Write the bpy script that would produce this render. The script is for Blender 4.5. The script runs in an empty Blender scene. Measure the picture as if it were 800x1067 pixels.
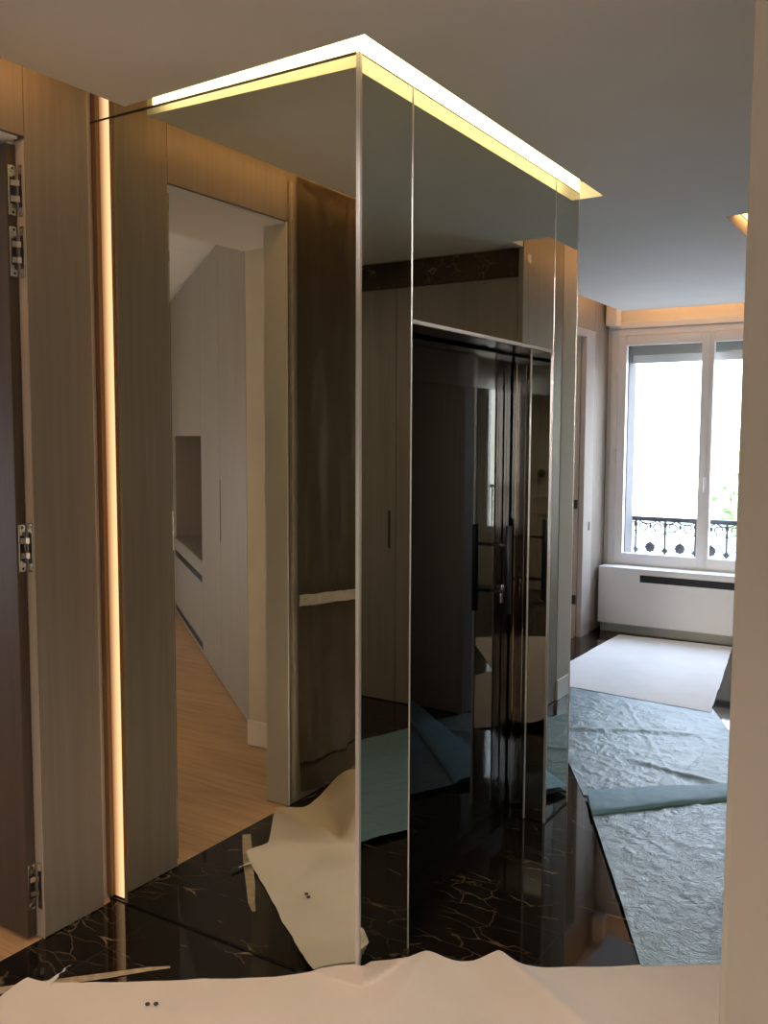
import bpy, bmesh, math, random
from mathutils import Vector, Matrix, noise

random.seed(7)
COL = bpy.context.scene.collection
H = 2.695          # underside of the lowered ceiling, top line of the mirrors
W = 1.034          # left wall plane x = -W
L = 1.698          # mirrored lift column runs y = 0 .. L
SLAB = 2.92        # real ceiling above the light coves

# ------------------------------------------------------------------ materials
def nt(m):
    m.use_nodes = True
    t = m.node_tree
    t.nodes.clear()
    return t, t.nodes, t.links

def principled(name, col, rough=.5, metal=0., spec=.5, noise_amt=0., noise_scale=(8, 8, 8), bump=0., bump_scale=40., detail=4.,
               coat=0.):
    m = bpy.data.materials.new(name)
    t, n, l = nt(m)
    out = n.new('ShaderNodeOutputMaterial')
    b = n.new('ShaderNodeBsdfPrincipled')
    b.inputs['Base Color'].default_value = (*col, 1)
    b.inputs['Roughness'].default_value = rough
    b.inputs['Metallic'].default_value = metal
    b.inputs['Specular IOR Level'].default_value = spec
    b.inputs['Coat Weight'].default_value = coat
    l.new(b.outputs[0], out.inputs[0])
    tc = n.new('ShaderNodeTexCoord')
    if noise_amt > 0:
        mp = n.new('ShaderNodeMapping'); mp.inputs['Scale'].default_value = noise_scale
        nz = n.new('ShaderNodeTexNoise'); nz.inputs['Scale'].default_value = 1; nz.inputs['Detail'].default_value = detail
        l.new(tc.outputs['Object'], mp.inputs[0]); l.new(mp.outputs[0], nz.inputs['Vector'])
        r = n.new('ShaderNodeValToRGB')
        r.color_ramp.elements[0].position = .3; r.color_ramp.elements[1].position = .7
        r.color_ramp.elements[0].color = (*[c * (1 - noise_amt) for c in col], 1)
        r.color_ramp.elements[1].color = (*[min(1, c * (1 + noise_amt)) for c in col], 1)
        l.new(nz.outputs[0], r.inputs[0]); l.new(r.outputs[0], b.inputs['Base Color'])
    if bump > 0:
        nb = n.new('ShaderNodeTexNoise'); nb.inputs['Scale'].default_value = bump_scale; nb.inputs['Detail'].default_value = 5
        l.new(tc.outputs['Object'], nb.inputs['Vector'])
        bp = n.new('ShaderNodeBump'); bp.inputs['Strength'].default_value = bump; bp.inputs['Distance'].default_value = .01
        l.new(nb.outputs[0], bp.inputs['Height']); l.new(bp.outputs[0], b.inputs['Normal'])
    return m

def emission(name, col, s):
    m = bpy.data.materials.new(name)
    t, n, l = nt(m)
    out = n.new('ShaderNodeOutputMaterial'); e = n.new('ShaderNodeEmission')
    e.inputs[0].default_value = (*col, 1); e.inputs[1].default_value = s
    l.new(e.outputs[0], out.inputs[0])
    return m

def wood(name, a, b_, rough=.45, scale=1.):
    """straight vertical grain with broad cathedral shading"""
    m = bpy.data.materials.new(name)
    t, n, l = nt(m)
    out = n.new('ShaderNodeOutputMaterial'); b = n.new('ShaderNodeBsdfPrincipled')
    b.inputs['Roughness'].default_value = rough
    l.new(b.outputs[0], out.inputs[0])
    tc = n.new('ShaderNodeTexCoord')
    mp = n.new('ShaderNodeMapping'); mp.inputs['Scale'].default_value = (55 * scale, 55 * scale, 1.6)
    fine = n.new('ShaderNodeTexNoise'); fine.inputs['Scale'].default_value = 1; fine.inputs['Detail'].default_value = 5
    mp2 = n.new('ShaderNodeMapping'); mp2.inputs['Scale'].default_value = (7 * scale, 7 * scale, .55)
    br = n.new('ShaderNodeTexNoise'); br.inputs['Scale'].default_value = 1; br.inputs['Detail'].default_value = 2
    br.inputs['Distortion'].default_value = .8
    l.new(tc.outputs['Object'], mp.inputs[0]); l.new(tc.outputs['Object'], mp2.inputs[0])
    l.new(mp.outputs[0], fine.inputs['Vector']); l.new(mp2.outputs[0], br.inputs['Vector'])
    mx = n.new('ShaderNodeMath'); mx.operation = 'MULTIPLY_ADD'; mx.inputs[1].default_value = .55
    ad = n.new('ShaderNodeMath'); ad.operation = 'MULTIPLY'; ad.inputs[1].default_value = .45
    l.new(br.outputs[0], ad.inputs[0]); l.new(fine.outputs[0], mx.inputs[0]); l.new(ad.outputs[0], mx.inputs[2])
    r = n.new('ShaderNodeValToRGB')
    r.color_ramp.elements[0].position = .34; r.color_ramp.elements[1].position = .66
    r.color_ramp.elements[0].color = (*a, 1); r.color_ramp.elements[1].color = (*b_, 1)
    l.new(mx.outputs[0], r.inputs[0]); l.new(r.outputs[0], b.inputs['Base Color'])
    bp = n.new('ShaderNodeBump'); bp.inputs['Strength'].default_value = .06; bp.inputs['Distance'].default_value = .004
    l.new(fine.outputs[0], bp.inputs['Height']); l.new(bp.outputs[0], b.inputs['Normal'])
    return m

def marble(name, base, vein, rough=.05, scale=1., joints=True):
    m = bpy.data.materials.new(name)
    t, n, l = nt(m)
    out = n.new('ShaderNodeOutputMaterial'); b = n.new('ShaderNodeBsdfPrincipled')
    b.inputs['Roughness'].default_value = rough
    l.new(b.outputs[0], out.inputs[0])
    tc = n.new('ShaderNodeTexCoord')
    warp = n.new('ShaderNodeTexNoise'); warp.inputs['Scale'].default_value = 3.2 * scale; warp.inputs['Detail'].default_value = 5
    l.new(tc.outputs['Object'], warp.inputs['Vector'])
    mpa = n.new('ShaderNodeMapping'); mpa.inputs['Rotation'].default_value = (0, 0, .75); mpa.inputs['Scale'].default_value = (.7, 1.9, 1)
    l.new(tc.outputs['Object'], mpa.inputs[0])
    mixv = n.new('ShaderNodeMix'); mixv.data_type = 'VECTOR'; mixv.inputs['Factor'].default_value = .22
    l.new(mpa.outputs[0], mixv.inputs[4]); l.new(warp.outputs['Color'], mixv.inputs[5])
    def veins(sc, w):
        v = n.new('ShaderNodeTexVoronoi'); v.feature = 'DISTANCE_TO_EDGE'; v.inputs['Scale'].default_value = sc * scale
        l.new(mixv.outputs[1], v.inputs['Vector'])
        r = n.new('ShaderNodeValToRGB')
        r.color_ramp.elements[0].position = 0; r.color_ramp.elements[0].color = (1, 1, 1, 1)
        r.color_ramp.elements[1].position = w; r.color_ramp.elements[1].color = (0, 0, 0, 1)
        l.new(v.outputs['Distance'], r.inputs[0])
        return r
    v1 = veins(3.2, .014); v2 = veins(9., .024)
    mask = n.new('ShaderNodeTexNoise'); mask.inputs['Scale'].default_value = 5.5 * scale; mask.inputs['Detail'].default_value = 3
    l.new(tc.outputs['Object'], mask.inputs['Vector'])
    mr = n.new('ShaderNodeValToRGB'); mr.color_ramp.elements[0].position = .52; mr.color_ramp.elements[1].position = .64
    l.new(mask.outputs[0], mr.inputs[0])
    mask2 = n.new('ShaderNodeTexNoise'); mask2.inputs['Scale'].default_value = 2.3 * scale
    l.new(tc.outputs['Object'], mask2.inputs['Vector'])
    mr2 = n.new('ShaderNodeValToRGB'); mr2.color_ramp.elements[0].position = .46; mr2.color_ramp.elements[1].position = .62
    l.new(mask2.outputs[0], mr2.inputs[0])
    def mul(a, c, k=None):
        x = n.new('ShaderNodeMath'); x.operation = 'MULTIPLY'
        l.new(a, x.inputs[0])
        if k is None: l.new(c, x.inputs[1])
        else: x.inputs[1].default_value = k
        return x.outputs[0]
    a1 = mul(v1.outputs[0], mr.outputs[0]); a2 = mul(mul(v2.outputs[0], mr2.outputs[0]), None, .55)
    mxm = n.new('ShaderNodeMath'); mxm.operation = 'MAXIMUM'; l.new(a1, mxm.inputs[0]); l.new(a2, mxm.inputs[1])
    cl = n.new('ShaderNodeTexNoise'); cl.inputs['Scale'].default_value = 1.7 * scale; cl.inputs['Detail'].default_value = 6
    l.new(tc.outputs['Object'], cl.inputs['Vector'])
    cr = n.new('ShaderNodeValToRGB'); cr.color_ramp.elements[0].position = .35; cr.color_ramp.elements[1].position = .8
    cr.color_ramp.elements[0].color = (*[c * .55 for c in base], 1); cr.color_ramp.elements[1].color = (*[c * 2.0 for c in base], 1)
    l.new(cl.outputs[0], cr.inputs[0])
    mc = n.new('ShaderNodeMix'); mc.data_type = 'RGBA'
    l.new(mxm.outputs[0], mc.inputs['Factor']); l.new(cr.outputs[0], mc.inputs[6]); mc.inputs[7].default_value = (*vein, 1)
    last = mc.outputs[2]
    if joints:
        br = n.new('ShaderNodeTexBrick'); br.offset = .5
        br.inputs['Scale'].default_value = 1; br.inputs['Mortar Size'].default_value = .0012
        br.inputs['Brick Width'].default_value = .6; br.inputs['Row Height'].default_value = .6
        mpj = n.new('ShaderNodeMapping'); mpj.inputs['Location'].default_value = (-.26, .22, 0); mpj.inputs['Rotation'].default_value = (0, 0, math.pi / 2)
        l.new(tc.outputs['Object'], mpj.inputs[0]); l.new(mpj.outputs[0], br.inputs['Vector'])
        mj = n.new('ShaderNodeMix'); mj.data_type = 'RGBA'
        l.new(br.outputs['Fac'], mj.inputs['Factor']); l.new(last, mj.inputs[6]); mj.inputs[7].default_value = (.045, .036, .028, 1)
        last = mj.outputs[2]
    l.new(last, b.inputs['Base Color'])
    return m

def planks(name, a, b_, rough=.4, rot=0.):
    m = bpy.data.materials.new(name)
    t, n, l = nt(m)
    out = n.new('ShaderNodeOutputMaterial'); b = n.new('ShaderNodeBsdfPrincipled'); b.inputs['Roughness'].default_value = rough
    l.new(b.outputs[0], out.inputs[0])
    tc = n.new('ShaderNodeTexCoord'); mp = n.new('ShaderNodeMapping'); mp.inputs['Rotation'].default_value = (0, 0, rot)
    l.new(tc.outputs['Object'], mp.inputs[0])
    br = n.new('ShaderNodeTexBrick'); br.inputs['Scale'].default_value = 1; br.inputs['Brick Width'].default_value = 1.7
    br.inputs['Row Height'].default_value = .19; br.inputs['Mortar Size'].default_value = .0012; br.offset = .37
    br.inputs['Color1'].default_value = (*a, 1); br.inputs['Color2'].default_value = (*b_, 1)
    br.inputs['Mortar'].default_value = (*[c * .55 for c in a], 1)
    l.new(mp.outputs[0], br.inputs['Vector'])
    mp2 = n.new('ShaderNodeMapping'); mp2.inputs['Scale'].default_value = (3, 40, 40)
    l.new(mp.outputs[0], mp2.inputs[0])
    nz = n.new('ShaderNodeTexNoise'); nz.inputs['Scale'].default_value = 1; nz.inputs['Detail'].default_value = 4
    l.new(mp2.outputs[0], nz.inputs['Vector'])
    r = n.new('ShaderNodeValToRGB'); r.color_ramp.elements[0].color = (.72, .72, .72, 1); r.color_ramp.elements[1].color = (1.0, 1.0, 1.0, 1)
    r.color_ramp.elements[0].position = .3; r.color_ramp.elements[1].position = .6
    l.new(nz.outputs[0], r.inputs[0])
    mx = n.new('ShaderNodeMix'); mx.data_type = 'RGBA'; mx.blend_type = 'MULTIPLY'; mx.inputs['Factor'].default_value = 1
    l.new(br.outputs['Color'], mx.inputs[6]); l.new(r.outputs[0], mx.inputs[7]); l.new(mx.outputs[2], b.inputs['Base Color'])
    return m

def glass_mat(name):
    m = bpy.data.materials.new(name)
    t, n, l = nt(m)
    out = n.new('ShaderNodeOutputMaterial')
    tr = n.new('ShaderNodeBsdfTransparent'); tr.inputs[0].default_value = (.97, .98, .98, 1)
    gl = n.new('ShaderNodeBsdfGlossy'); gl.inputs['Roughness'].default_value = .01
    mx = n.new('ShaderNodeMixShader')
    mx.inputs[0].default_value = .05; l.new(tr.outputs[0], mx.inputs[1]); l.new(gl.outputs[0], mx.inputs[2])
    l.new(mx.outputs[0], out.inputs[0])
    return m

def film_mat(name):
    """thin clear polythene: mostly see-through, milky streaks and crinkle glints"""
    m = bpy.data.materials.new(name)
    t, n, l = nt(m)
    out = n.new('ShaderNodeOutputMaterial')
    tr = n.new('ShaderNodeBsdfTransparent'); tr.inputs[0].default_value = (.48, .44, .38, 1)
    b = n.new('ShaderNodeBsdfPrincipled'); b.inputs['Base Color'].default_value = (.20, .175, .14, 1); b.inputs['Roughness'].default_value = .25
    tc = n.new('ShaderNodeTexCoord')
    mp = n.new('ShaderNodeMapping'); mp.inputs['Scale'].default_value = (5, 5, 1.3); mp.inputs['Rotation'].default_value = (.35, 0, 0)
    nz = n.new('ShaderNodeTexNoise'); nz.inputs['Scale'].default_value = 1; nz.inputs['Detail'].default_value = 8; nz.inputs['Distortion'].default_value = 1.2
    l.new(tc.outputs['Object'], mp.inputs[0]); l.new(mp.outputs[0], nz.inputs['Vector'])
    r = n.new('ShaderNodeValToRGB')
    r.color_ramp.elements[0].position = .4; r.color_ramp.elements[0].color = (.06, .06, .06, 1)
    r.color_ramp.elements[1].position = .75; r.color_ramp.elements[1].color = (.30, .30, .30, 1)
    l.new(nz.outputs[0], r.inputs[0])
    bp = n.new('ShaderNodeBump'); bp.inputs['Strength'].default_value = .5; bp.inputs['Distance'].default_value = .02
    l.new(nz.outputs[0], bp.inputs['Height']); l.new(bp.outputs[0], b.inputs['Normal'])
    mx = n.new('ShaderNodeMixShader')
    l.new(r.outputs[0], mx.inputs[0]); l.new(tr.outputs[0], mx.inputs[1]); l.new(b.outputs[0], mx.inputs[2])
    l.new(mx.outputs[0], out.inputs[0])
    return m

def poly_sheet_mat(name, col):
    """thin pale blue polythene dust sheet, crinkled"""
    m = bpy.data.materials.new(name)
    t, n, l = nt(m)
    out = n.new('ShaderNodeOutputMaterial')
    b = n.new('ShaderNodeBsdfPrincipled'); b.inputs['Base Color'].default_value = (*col, 1); b.inputs['Roughness'].default_value = .34
    b.inputs['Specular IOR Level'].default_value = .6
    l.new(b.outputs[0], out.inputs[0])
    tc = n.new('ShaderNodeTexCoord')
    n1 = n.new('ShaderNodeTexNoise'); n1.inputs['Scale'].default_value = 14; n1.inputs['Detail'].default_value = 7; n1.inputs['Distortion'].default_value = 2.0
    n2 = n.new('ShaderNodeTexVoronoi'); n2.feature = 'DISTANCE_TO_EDGE'; n2.inputs['Scale'].default_value = 21
    wv = n.new('ShaderNodeMix'); wv.data_type = 'VECTOR'; wv.inputs['Factor'].default_value = .12
    l.new(tc.outputs['Object'], wv.inputs[4]); l.new(n1.outputs['Color'], wv.inputs[5])
    mp = n.new('ShaderNodeMapping'); mp.inputs['Scale'].default_value = (1, 2.6, 1); mp.inputs['Rotation'].default_value = (0, 0, .55)
    l.new(wv.outputs[1], mp.inputs[0])
    l.new(tc.outputs['Object'], n1.inputs['Vector']); l.new(mp.outputs[0], n2.inputs['Vector'])
    ad = n.new('ShaderNodeMath'); ad.operation = 'MULTIPLY_ADD'; ad.inputs[1].default_value = .8
    l.new(n2.outputs['Distance'], ad.inputs[0]); l.new(n1.outputs[0], ad.inputs[2])
    bp = n.new('ShaderNodeBump'); bp.inputs['Strength'].default_value = .28; bp.inputs['Distance'].default_value = .02
    l.new(ad.outputs[0], bp.inputs['Height']); l.new(bp.outputs[0], b.inputs['Normal'])
    return m

M = {}
M['paint'] = principled('ceiling_paint', (.80, .765, .71), .75, noise_amt=.02, noise_scale=(3, 3, 3))
M['paint_white'] = principled('white_paint', (.80, .77, .72), .7, spec=.25, noise_amt=.02, noise_scale=(4, 4, 4))
M['paint_warm'] = principled('warm_wall_paint', (.74, .69, .61), .6, noise_amt=.03, noise_scale=(5, 5, 5))
M['paint_beige'] = principled('beige_wall_paint', (.54, .485, .415), .65, noise_amt=.05, noise_scale=(1.5, 1.5, 1.5))
M['casing'] = principled('casing_primer', (.52, .45, .39), .7, spec=.25, noise_amt=.02)
M['casing_far'] = principled('casing_paint', (.44, .385, .345), .8, spec=.2, noise_amt=.02)
M['lacquer'] = principled('white_lacquer', (.90, .89, .87), .3, noise_amt=.01, noise_scale=(4, 4, 4))
M['window_white'] = principled('window_white', (.90, .88, .86), .35, noise_amt=.01, noise_scale=(4, 4, 4))
M['toe'] = principled('grey_toe_kick', (.42, .42, .38), .5, noise_amt=.04)
M['wood'] = wood('taupe_oak_veneer', (.225, .186, .15), (.285, .238, .195), .5)
M['wood_wardrobe'] = wood('grey_oak_veneer', (.29, .245, .205), (.33, .283, .24), .5, .7)
M['wood_dark'] = wood('dark_walnut', (.062, .044, .031), (.092, .066, .047))
M['slot_wood'] = wood('brown_slot_lining', (.21, .125, .065), (.27, .165, .09), .6)
M['oak_floor'] = planks('oak_boards', (.58, .33, .16), (.66, .395, .20), .38)
M['marble'] = marble('black_marble', (.0095, .0068, .0048), (.34, .24, .13), .045)
M['marble_frieze'] = marble('brown_marble', (.055, .034, .018), (.55, .42, .24), .2, 1.7, joints=False)
M['mirror'] = principled('tinted_mirror', (.66, .69, .61), 0.0, 1.0)
M['alu'] = principled('brushed_aluminium', (.74, .72, .70), .38, .55, noise_amt=.06, noise_scale=(200, 200, 2))
M['steel'] = principled('bright_steel', (.66, .63, .58), .22, 1.0, noise_amt=.05)
M['black_line'] = principled('dark_joint', (.012, .010, .009), .4, noise_amt=.1)
M['black_gloss'] = principled('black_lacquered_steel', (.006, .006, .006), .12, 0, .6, noise_amt=.1)
M['black_polished'] = principled('polished_black_steel', (.22, .20, .175), .07, 1.0, noise_amt=.08, noise_scale=(90, 90, .6))
M['black_glass'] = principled('smoked_glass', (.004, .0045, .005), .015, 0, .55, noise_amt=.1)
M['black_matt'] = principled('matt_black', (.012, .012, .012), .5, noise_amt=.1)
M['felt'] = principled('felt_sheet', (.88, .77, .675), .95, spec=.1, noise_amt=.03, noise_scale=(6, 6, 6), bump=.12, bump_scale=260)
M['paper'] = principled('torn_paper', (.80, .77, .71), .8, noise_amt=.05)
M['felt_white'] = principled('white_felt', (.83, .82, .81), .9, spec=.15, noise_amt=.03, noise_scale=(5, 5, 5), bump=.12, bump_scale=200)
M['blue'] = poly_sheet_mat('blue_polythene', (.195, .30, .32))
M['blue_hem'] = principled('blue_polythene_double', (.22, .44, .57), .6, noise_amt=.06)
M['film'] = film_mat('clear_film')
M['tape'] = principled('masking_tape', (.50, .38, .24), .7, noise_amt=.25, noise_scale=(40, 40, 40))
M['tape_white'] = principled('white_tape', (.40, .34, .27), .6, noise_amt=.12, noise_scale=(30, 30, 30), bump=.3, bump_scale=60)
M['plaster'] = principled('rough_plaster', (.75, .70, .62), .9, noise_amt=.1, bump=.4)
M['iron'] = principled('cast_iron', (.045, .045, .055), .5, .0, noise_amt=.2)
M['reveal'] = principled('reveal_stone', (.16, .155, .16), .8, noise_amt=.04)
M['shutter'] = principled('shutter_grey', (.40, .40, .36), .6, noise_amt=.05)
M['leaf'] = principled('leaf_green', (.50, .62, .36), .6, noise_amt=.35, noise_scale=(6, 6, 6))
M['bark'] = principled('bark', (.12, .09, .06), .8, noise_amt=.3)
M['ink'] = principled('dark_mark', (.06, .05, .045), .8, noise_amt=.1)
M['door_cream'] = principled('cream_door_paint', (.62, .55, .44), .35, noise_amt=.03)
M['brass'] = principled('dark_brass', (.20, .14, .07), .3, 1.0, noise_amt=.1)
M['led'] = emission('led_diffuser', (1, .745, .33), 6.5)
M['led_vertical'] = emission('led_line', (1, .61, .285), 1.35)
def led_soft():  # soft glow falloff on the strip's left side, painted into its emission colour
    m = bpy.data.materials['led_line']; t = m.node_tree; n, l = t.nodes, t.links
    e = [x for x in n if x.type == 'EMISSION'][0]
    tc = n.new('ShaderNodeTexCoord'); sp = n.new('ShaderNodeSeparateXYZ'); r = n.new('ShaderNodeValToRGB')
    l.new(tc.outputs['Generated'], sp.inputs[0]); l.new(sp.outputs['X'], r.inputs[0])
    r.color_ramp.elements[0].position = 0; r.color_ramp.elements[0].color = (.20, .075, .028, 1)
    r.color_ramp.elements[1].position = .55; r.color_ramp.elements[1].color = (1, .61, .285, 1)
    l.new(r.outputs[0], e.inputs[0])
led_soft()
M['led_cove'] = emission('led_cove_strip', (1, .50, .17), 9.)
M['bulb'] = emission('downlight_bulb', (1, .78, .52), 20.)
M['street'] = principled('street_paving', (.26, .26, .25), .8, noise_amt=.03)

# ------------------------------------------------------------------ mesh builder
class MB:
    def __init__(self): self.bm = bmesh.new()
    def box(self, a, b, bev=0.):
        x0, y0, z0 = [min(a[i], b[i]) for i in range(3)]; x1, y1, z1 = [max(a[i], b[i]) for i in range(3)]
        return self.hexa([(x0, y0, z0), (x1, y0, z0), (x1, y1, z0), (x0, y1, z0), (x0, y0, z1), (x1, y0, z1), (x1, y1, z1), (x0, y1, z1)], bev)
    def hexa(self, p, bev=0.):
        vs = [self.bm.verts.new(q) for q in p]
        fs = [self.bm.faces.new([vs[i] for i in f]) for f in ((3, 2, 1, 0), (4, 5, 6, 7), (0, 1, 5, 4), (1, 2, 6, 5), (2, 3, 7, 6), (3, 0, 4, 7))]
        if bev > 0:
            es = list({e for f in fs for e in f.edges})
            bmesh.ops.bevel(self.bm, geom=es, offset=bev, segments=2, affect='EDGES', profile=.6)
        return self
    def obox(self, o, t, n, s0, s1, d0, d1, z0, z1, bev=0.):
        """box along a horizontal direction t with depth along n, from origin o"""
        def P(s, d, z): return (o[0] + t[0] * s + n[0] * d, o[1] + t[1] * s + n[1] * d, z)
        q = [P(s0, d0, z0), P(s1, d0, z0), P(s1, d1, z0), P(s0, d1, z0), P(s0, d0, z1), P(s1, d0, z1), P(s1, d1, z1), P(s0, d1, z1)]
        return self.hexa(q, bev)
    def prism(self, pts, z0, z1):
        lo = [self.bm.verts.new((x, y, z0)) for x, y in pts]; hi = [self.bm.verts.new((x, y, z1)) for x, y in pts]
        self.bm.faces.new(lo[::-1]); self.bm.faces.new(hi)
        k = len(pts)
        for i in range(k): self.bm.faces.new([lo[i], lo[(i + 1) % k], hi[(i + 1) % k], hi[i]])
        return self
    def tube(self, pts, r, sides=10, closed=False):
        pts = [Vector(p) for p in pts]; rings = []
        k = len(pts); up = None
        for i, p in enumerate(pts):
            if closed: d = pts[(i + 1) % k] - pts[i - 1]
            else: d = pts[min(i + 1, k - 1)] - pts[max(i - 1, 0)]
            d.normalize()
            if up is None:
                up = Vector((0, 0, 1)) if abs(d.z) < .9 else Vector((0, 1, 0))
            a = d.cross(up).normalized(); up = a.cross(d).normalized()
            rr = r[i] if isinstance(r, (list, tuple)) else r
            rings.append([self.bm.verts.new(p + (a * math.cos(2 * math.pi * j / sides) + up * math.sin(2 * math.pi * j / sides)) * rr) for j in range(sides)])
        for i in range(k if closed else k - 1):
            A, B = rings[i], rings[(i + 1) % k]
            for j in range(sides): self.bm.faces.new([A[j], A[(j + 1) % sides], B[(j + 1) % sides], B[j]])
        if not closed:
            self.bm.faces.new(rings[0][::-1]); self.bm.faces.new(rings[-1])
        return self
    def ball(self, c, r, sx=1, sy=1, sz=1, seg=14):
        m = Matrix.Translation(c) @ Matrix.Diagonal((sx, sy, sz, 1))
        bmesh.ops.create_uvsphere(self.bm, u_segments=seg, v_segments=seg // 2 + 2, radius=r, matrix=m); return self
    def build(self, name, mat, parent=None, smooth=False):
        bm = self.bm
        bmesh.ops.recalc_face_normals(bm, faces=bm.faces[:])
        if smooth:
            for f in bm.faces: f.smooth = True
        off = Vector((0, 0, 0)); p = parent
        while p is not None: off += p.location; p = p.parent
        if parent is None:                                   # origin at the base of the mesh
            xs = [v.co for v in bm.verts]
            off = Vector((sum(v.x for v in xs) / len(xs), sum(v.y for v in xs) / len(xs), min(v.z for v in xs)))
        bmesh.ops.translate(bm, verts=bm.verts[:], vec=-off)
        me = bpy.data.meshes.new(name); bm.to_mesh(me); bm.free()
        me.materials.append(mat)
        o = bpy.data.objects.new(name, me); COL.objects.link(o)
        if parent is not None: o.parent = parent
        else: o.location = off
        return o

def tag(o, label, cat, group=None):
    o['label'] = label; o['category'] = cat
    if group: o['group'] = group
    return o
def thing(name, loc, label, cat, group=None):
    o = bpy.data.objects.new(name, None); o.empty_display_size = .1; o.location = loc; COL.objects.link(o)
    return tag(o, label, cat, group)
def struct(o): o['kind'] = 'structure'; return o
def sroot(name, loc):
    o = bpy.data.objects.new(name, None); o.empty_display_size = .1; o.location = loc; COL.objects.link(o); o['kind'] = 'structure'; return o
def one(name, fn, mat, parent=None, smooth=False):
    m = MB(); fn(m); return m.build(name, mat, parent, smooth)
def sbox(name, a, b, mat, bev=0.): return struct(one(name, lambda m: m.box(a, b, bev), mat))
def pbox(name, a, b, mat, parent, bev=0.): return one(name, lambda m: m.box(a, b, bev), mat, parent)
def smooth_by_angle(o): 
    for p in o.data.polygons: p.use_smooth = True

# ------------------------------------------------------------------ room shell
flo = one('floor', lambda m: m.prism([(-1.045, -4.2), (3.0, -4.2), (3.0, 2.76), (.76, 2.76), (.76, 5.6), (-1.21, 5.6), (-1.21, .10), (-1.045, -.02)], -.06, 0), M['marble']); struct(flo)
flo.data.transform(Matrix.Translation(flo.location)); flo.location = (0, 0, 0)
sbox('floor_slab', (-6.3, -5.1, -.16), (3.5, 5.98, -.061), M['street'])
sbox('wall_leak_blocker', (-1.31, .101, 0), (-1.211, 1.699, SLAB), M['paint_warm'])  # unseen wall added behind the column to stop sky light leaking in
sbox('floor_bedroom', (-6.2, -5.0, -.06), (-1.046, -.0, -.004), M['oak_floor'])
sbox('floor_side_room', (-3.2, 3.4, -.06), (-1.171, 5.6, -.003), M['oak_floor'])

# lowered ceiling with light slots left open along the walls and round the column
def lowered(m):
    m.prism([(3.0, -4.2), (3.0, 2.60), (.655, 2.60), (.655, 2.455), (.44, 2.455), (.44, 5.43), (-1.0, 5.43), (-1.0, 1.80), (.072, 1.80), (.072, -.085), (-.868, -.048), (-.868, -4.2)][::-1], H, H + .075)
struct(one('ceiling', lowered, M['paint']))
sbox('ceiling_slab', (-1.3, -4.3, SLAB), (3.5, 5.8, SLAB + .1), M['paint'])

# left wall core behind the wood panels, with the bedroom doorway
struct(one('wall_left', lambda m: (m.box((-1.16, -.296, 0), (-1.085, .099, SLAB)), m.box((-1.16, -1.004, 2.576), (-1.085, -.297, SLAB)),
                                   m.box((-1.16, -4.2, 0), (-1.085, -1.005, SLAB))), M['paint_warm']))
struct(one('wall_left_far', lambda m: (m.box((-1.30, 1.70, 0), (-1.21, 4.30, SLAB)), m.box((-1.30, 5.06, 0), (-1.21, 5.6, SLAB)), m.box((-1.30, 4.30, 2.52), (-1.21, 5.06, SLAB))), M['paint_warm']))
struct(one('wall_back', lambda m: (m.box((-1.084, -4.3, 0), (2.26, -4.2, SLAB)), m.box((2.70, -4.3, 0), (3.0, -4.2, SLAB)), m.box((2.26, -4.3, 0), (2.70, -4.2, .60)), m.box((2.26, -4.3, 2.30), (2.70, -4.2, SLAB))), M['paint_warm']))
sbox('wall_entrance', (3.0, -4.3, 0), (3.1, 2.62, SLAB), M['paint_warm'])
# partition end in the right foreground
pw = one('wall_right', lambda m: m.box((1.159, -.72, 0), (2.999, -.575, H - .001), .010), M['paint_beige']); struct(pw)
# closet back wall and living-room side
sbox('wall_closet', (.70, 2.68, 0), (3.0, 2.75, SLAB), M['paint_warm'])
struct(one('wall_corridor', lambda m: (m.box((.68, 2.76, 0), (.76, 5.6, SLAB)),), M['paint_white']))
# window wall with two openings
WX0, WX1 = -1.135, .535
struct(one('wall_window', lambda m: (m.box((-3.3, 5.6, 0), (WX0, 5.98, SLAB)), m.box((WX0, 5.6, 0), (WX1, 5.98, .545)), m.box((WX0, 5.6, 2.565), (WX1, 5.98, SLAB)),
                                     m.box((WX1, 5.6, 0), (3.5, 5.98, SLAB))), M['paint_white']))
# bedroom
sbox('wall_bedroom_rear', (-6.2, -5.1, 0), (-1.161, -5.0, 3.0), M['paint_warm'])
sbox('wall_bedroom_side', (-6.3, -5.1, 0), (-6.2, .1, 3.0), M['paint_white'])
sbox('wall_bedroom_front', (-6.2, .0, 0), (-1.161, .1, 3.0), M['paint_white'])
sbox('ceiling_bedroom', (-6.2, -5.0, 2.905), (-1.161, -.0, 3.0), M['paint_white'])
sbox('ceiling_bedroom_soffit', (-1.75, -1.534, 2.60), (-1.161, -.001, 2.904), M['paint_white'])
sbox('wall_bedroom_return', (-1.735, -1.66, 0), (-1.161, -1.536, 2.904), M['paint_warm'])
sbox('baseboard_bedroom', (-1.735, -1.535, .0), (-1.19, -1.524, .134), M['lacquer'])
# small side room beyond the far doorway
sbox('wall_side_room', (-3.2, 5.045, 0), (-1.31, 5.12, 2.9), M['paint_white'])
sbox('wall_side_room_far', (-3.3, 3.3, 0), (-3.2, 5.6, 2.9), M['paint_white'])
sbox('wall_side_room_near', (-3.2, 3.3, 0), (-1.301, 3.4, 2.9), M['paint_white'])
sbox('ceiling_side_room', (-3.2, 3.4, 2.8), (-1.301, 5.04, 2.9), M['paint_white'])

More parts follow.
